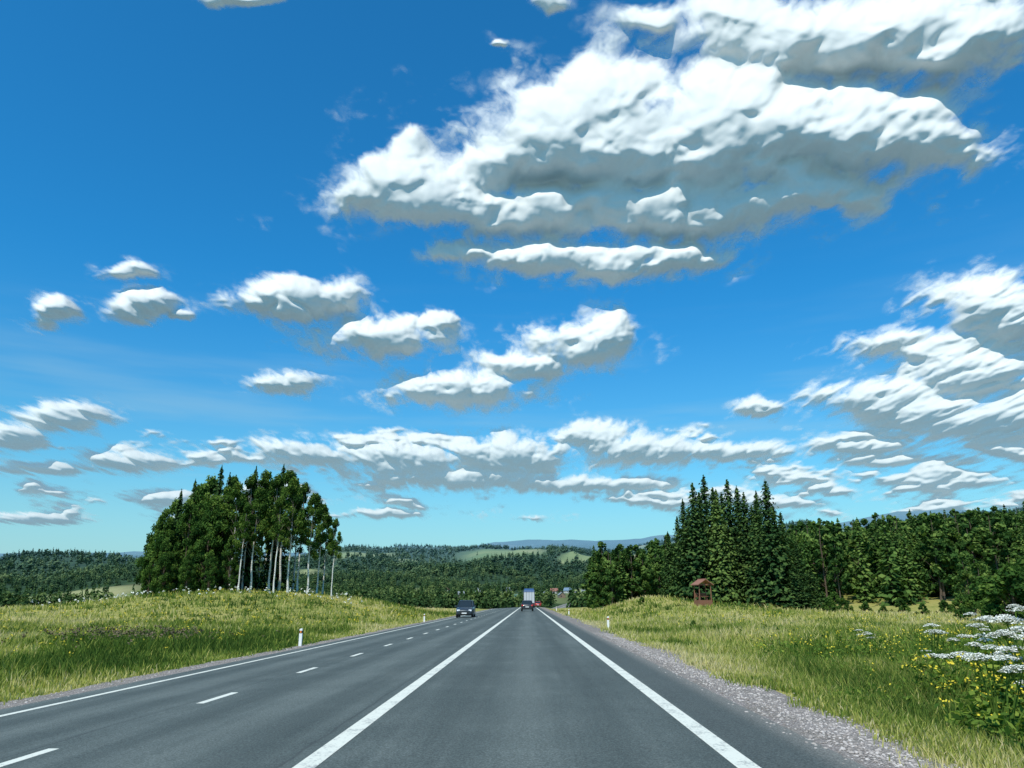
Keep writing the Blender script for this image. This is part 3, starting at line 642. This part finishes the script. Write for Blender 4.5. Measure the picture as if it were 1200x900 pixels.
# ------------------------------------------------------------------ village
M_wall=[mat('wall_white',col=(.42,.43,.40)),mat('wall_timber',col=(.20,.14,.09)),mat('wall_cream',col=(.34,.30,.22))]
M_roof=[mat('roof_grey',col=(.20,.23,.24)),mat('roof_red',col=(.24,.10,.07)),mat('roof_blue',col=(.12,.19,.26)),mat('roof_green',col=(.07,.15,.10))]
M_glass=mat('window_glass',col=(.03,.04,.05),rough=.1); M_trim=mat('trim',col=(.6,.6,.58))
def house(name,loc,rz,L,Wd,Hh,wm,rmt):
    mb=MB(); box(mb,(0,0,Hh/2),(L,Wd,Hh),0)
    rh=Wd*.42; o=.5
    mb.add([(-L/2,-Wd/2,Hh),(-L/2,Wd/2,Hh),(-L/2,0,Hh+rh)],[(0,1,2)],0); mb.add([(L/2,-Wd/2,Hh),(L/2,Wd/2,Hh),(L/2,0,Hh+rh)],[(0,1,2)],0)
    for sg in(-1,1):
        a=np.array([(-L/2-o,sg*(Wd/2+o),Hh-o*.8),(L/2+o,sg*(Wd/2+o),Hh-o*.8),(L/2+o,0,Hh+rh+.03),(-L/2-o,0,Hh+rh+.03)])
        b=a+[0,0,.18]; mb.add(np.vstack([a,b]),[(0,1,2,3),(4,5,6,7),(0,1,5,4),(1,2,6,5),(3,0,4,7)],1)
    for sg in(-1,1):
        for xx in np.linspace(-L/2+1.4,L/2-1.4,3):
            box(mb,(xx,sg*(Wd/2+.01),Hh*.55),(1.2,.1,1.4),3); box(mb,(xx,sg*(Wd/2+.05),Hh*.55),(.95,.08,1.15),2)
        box(mb,(sg*(L/2+.02),Wd*.2,Hh*.55),(.08,1.1,1.3),2)
    box(mb,(L/2+.04,-Wd*.22,1.05),(.1,1.0,2.1),1); box(mb,(L*.2,0.6,Hh+rh*.95),(.6,.6,1.4),0)
    return obj(name,mb.mesh(name,[wm,rmt,M_glass,M_trim]),loc,rz)
hs=[(500,780,1,0),(522,840,0,1),(541,760,2,0),(560,860,0,2),(578,790,1,0),(596,870,0,0),(604,760,2,3),(640,800,0,0),(650,850,0,1),(658,770,1,0),(666,840,0,2),(675,790,2,0),(686,840,0,0),
 (18,520,0,1),(38,560,1,0),(66,530,2,1),(90,570,0,0)]
for i,(px,Y,a,b) in enumerate(hs):
    X,Y,gz=place(px,Y); house('village_house',(X,Y,gz-.2),rng.uniform(-.6,.6)+(i%2)*1.57,rng.uniform(7,9),rng.uniform(5.5,7),rng.uniform(2.4,3.2),M_wall[a],M_roof[b])
# ------------------------------------------------------------------ wooden shelter
M_wood=mat('stained_wood',col=(.20,.085,.045),rough=.7); M_roofr=mat('shelter_roof',col=(.27,.115,.07),rough=.6); M_post=mat('white_plastic',col=(.75,.75,.72),rough=.5)
X,Y,gz=place(823,86); gz=float(ground(X,Y))
sh=empty('wooden_shelter',(X,Y,gz+.65),.25); sh.scale=(.74,.74,.86); mb=MB()
for sx in(-.9,.9):
    for sy in(-.8,.8): tube(mb,[(sx,sy,-.8),(sx,sy,1.85)],[.08,.07],8,0)
box(mb,(0,-.8,1.86),(2.1,.12,.14)); box(mb,(0,.8,1.86),(2.1,.12,.14)); box(mb,(-.9,0,1.95),(.1,1.9,.1)); box(mb,(.9,0,1.95),(.1,1.9,.1))
obj('frame',mb.mesh('frame',[M_wood]),parent=sh)
mb=MB()
for sg in(-1,1):
    a=np.array([(sg*1.25,-1.2,1.78),(sg*1.25,1.2,1.78),(0,1.2,2.45),(0,-1.2,2.45)]); b=a+[0,0,.09]
    mb.add(np.vstack([a,b]),[(0,1,2,3),(4,5,6,7),(0,1,5,4),(1,2,6,5),(3,0,4,7)],0)
box(mb,(0,0,2.54),(.16,2.44,.1)); obj('roof',mb.mesh('roof',[M_roofr]),parent=sh)
mb=MB(); box(mb,(0,-.3,.45),(1.3,.35,.06)); box(mb,(0,.3,.75),(1.3,.6,.06)); box(mb,(-.5,0,.2),(.08,.6,.5)); box(mb,(.5,0,.2),(.08,.6,.5)); box(mb,(0,.82,.6),(1.7,.05,.5)); box(mb,(0,0,-.35),(2.0,1.8,.68))
obj('bench_and_table',mb.mesh('bench_and_table',[M_wood]),parent=sh)
# ------------------------------------------------------------------ delineator posts
M_blk=mat('black_plastic',col=(.02,.02,.02),rough=.5); M_org=mat('orange_reflector',col=(.75,.22,.03),rough=.3)
def post(Y,side):
    xl=-9.35 if side<0 else 4.55
    X=xl+float(xc(Y)); gz=float(ground(X,Y)); mb=MB()
    def ring(z,s=1): return [(-.06*s,-.045*s,z),(.06*s,-.045*s,z),(.065*s,.0,z),(.06*s,.045*s,z),(-.06*s,.045*s,z),(-.065*s,0,z)]
    loft(mb,[ring(-.1),ring(.46),ring(.50,.98)],0); loft(mb,[ring(.502,1.03),ring(.60,1.03)],1); r2=ring(.602,.98); r3=[(x_,y_,.67+.03*(x_>0)) for x_,y_,_ in ring(.8,.9)]
    loft(mb,[r2,r3],0); box(mb,(0,-.055,.55),(.06,.015,.08),2); box(mb,(0,.055,.55),(.06,.015,.08),2)
    obj('delineator_post',mb.mesh('delineator_post',[M_post,M_blk,M_org]),(X,Y,gz))
for Y,s in((33,-1),(72,-1),(112,-1),(46,1),(90,1),(130,1)): post(Y,s)
# ------------------------------------------------------------------ vehicles
def paint(n,c): return mat(n,lambda nb,b: (b.inputs['Base Color'].__setattr__('default_value',tuple(c)+(1,)),b.inputs['Coat Weight'].__setattr__('default_value',.6)),rough=.35,metal=.3)
M_tire=mat('tyre',col=(.025,.025,.025),rough=.9); M_rim=mat('rim',col=(.45,.45,.46),rough=.35,metal=.8)
M_cg=mat('car_glass',col=(.02,.028,.032),rough=.06); M_head=mat('headlamp',col=(.8,.82,.85),rough=.15); M_tail=mat('tail_lamp',col=(.55,.02,.015),rough=.25)
def wheel(mb,x,y,r,w):
    tube(mb,[(x-w/2,y,r),(x-w*.38,y,r),(x+w*.38,y,r),(x+w/2,y,r)],[r*.93,r,r,r*.93],18,0)
    tube(mb,[(x-w/2-.01,y,r),(x+w/2+.01,y,r)],[r*.6,r*.6],12,1)
def car(name,loc,rz,col,suv=False):
    e=empty(name,loc,rz); k=1.12 if suv else 1.0; P_=paint(name+'_paint',col)
    mb=MB(); rings=[]
    for y,hw,zb,zt in[(-2.25,.76,.42,.80),(-2.18,.84,.30,.96),(-1.9,.88,.25,1.0),(-1.1,.90,.24,1.0),(0,.90,.24,.98),(.9,.90,.24,.96),(1.35,.89,.25,.93),(1.85,.86,.27,.84),(2.15,.80,.30,.74),(2.25,.70,.38,.62)]:
        zt*=k; c=.10
        rings.append([(-hw+c,y,zb),(hw-c,y,zb),(hw,y,zb+c),(hw,y,zt-c*1.3),(hw-c*1.2,y,zt),(-hw+c*1.2,y,zt),(-hw,y,zt-c*1.3),(-hw,y,zb+c)])
    loft(mb,rings,0); obj('body',mb.mesh('body',[P_],True),parent=e)
    zt=.97*k; zr=(1.50 if not suv else 1.72); rb=-2.0 if suv else -1.9; rt=-1.85 if suv else -1.35
    def rr(z,y0,y1,hw): c=.12; return [(-hw+c,y0,z),(hw-c,y0,z),(hw,y0+c,z),(hw,y1-c,z),(hw-c,y1,z),(-hw+c,y1,z),(-hw,y1-c,z),(-hw,y0+c,z)]
    mb=MB(); loft(mb,[rr(zt-.05,rb,1.05,.80),rr(zr-.04,rt,.25,.64)],0); obj('windows',mb.mesh('windows',[M_cg]),parent=e)
    mb=MB(); loft(mb,[rr(zr-.05,rt-.04,.29,.66),rr(zr,rt,.22,.62),rr(zr+.03,rt+.15,.1,.5)],0)
    for sx in(-1,1):
        for (ya,yb) in((1.0,.27),(-.15,-.3),(rb+.05,rt)):
            tube(mb,[(sx*.80,ya,zt-.03),(sx*.655,yb,zr-.03)],[.045,.04],6,0)
        box(mb,(sx*1.0,.78,zt+.05),(.2,.1,.14),0)
    obj('roof_and_pillars',mb.mesh('roof_and_pillars',[P_],False),parent=e)
    mb=MB()
    for sx in(-.79,.79):
        for y in(-1.38,1.38): wheel(mb,sx,y,.34,.22)
    obj('wheels',mb.mesh('wheels',[M_tire,M_rim]),parent=e)
    mb=MB()
    for sx in(-1,1):
        box(mb,(sx*.60,2.17,.66*k),(.30,.14,.15),0); box(mb,(sx*.70,-2.2,.82*k),(.24,.12,.18),1)
    box(mb,(0,2.25,.50),(.9,.06,.20),2); box(mb,(0,2.285,.46),(.5,.02,.11),3); box(mb,(0,-2.265,.60),(.5,.03,.11),3); box(mb,(0,-2.24,.36),(1.3,.08,.12),2)
    obj('lights_and_trim',mb.mesh('lights_and_trim',[M_head,M_tail,M_blk,M_post]),parent=e)
    return e
def roadz(x,Y): return float(ground(x+float(xc(Y)),Y))+.01
car('car',(-6.55,84,roadz(-6.55,84)),math.pi,(.03,.04,.05),True)
car('car',(-.15,118,roadz(-.15,118)),0,(.03,.03,.035))
car('car',(2.6,215,roadz(2.6,215)),0,(.30,.035,.025))
e=empty('truck',(.2,178,roadz(.2,178)),0)
M_tw=mat('trailer_white',col=(.50,.52,.53),rough=.5); M_tb=mat('truck_blue',col=(.05,.12,.28),rough=.4)
mb=MB(); box(mb,(0,4,2.35),(2.5,9,2.6),0); box(mb,(0,-.52,2.35),(.04,.04,2.5),2)
for sx in(-1,1): box(mb,(sx*.6,-.53,2.35),(.04,.05,2.5),2); box(mb,(sx*1.2,-.52,2.35),(.08,.05,2.6),2)
box(mb,(0,-.53,3.5),(2.3,.05,.16),1); box(mb,(0,4,3.68),(2.52,9.02,.06),1); obj('cargo_box',mb.mesh('cargo_box',[M_tw,M_tb,M_blk]),parent=e)
mb=MB(); box(mb,(0,4,.95),(1.0,9.2,.2),0); box(mb,(0,-.45,.55),(2.3,.12,.14),0)
for sx in(-1,1): box(mb,(sx*.95,-.5,.8),(.4,.08,.15),1); box(mb,(sx*.85,-.1,.55),(.55,.03,.5),0)
obj('chassis',mb.mesh('chassis',[M_blk,M_tail]),parent=e)
mb=MB()
for y in(.8,2.1,8.0,10.9):
    for sx in(-.98,.98): wheel(mb,sx,y,.5,.34)
obj('wheels',mb.mesh('wheels',[M_tire,M_rim]),parent=e)
mb=MB(); loft(mb,[[(-1.22,9.2,.6),(1.22,9.2,.6),(1.22,11.7,.6),(-1.22,11.7,.6)],[(-1.22,9.2,1.9),(1.22,9.2,1.9),(1.22,11.7,1.9),(-1.22,11.7,1.9)],[(-1.2,9.2,3.0),(1.2,9.2,3.0),(1.2,11.4,3.0),(-1.2,11.4,3.0)],[(-1.1,9.2,4.3),(1.1,9.2,4.3),(1.1,9.9,4.3),(-1.1,9.9,4.3)]],0)
box(mb,(0,11.58,2.35),(2.1,.12,.85),1)
obj('cab',mb.mesh('cab',[M_tb,M_cg]),parent=e)
print('done',len(bpy.data.objects))
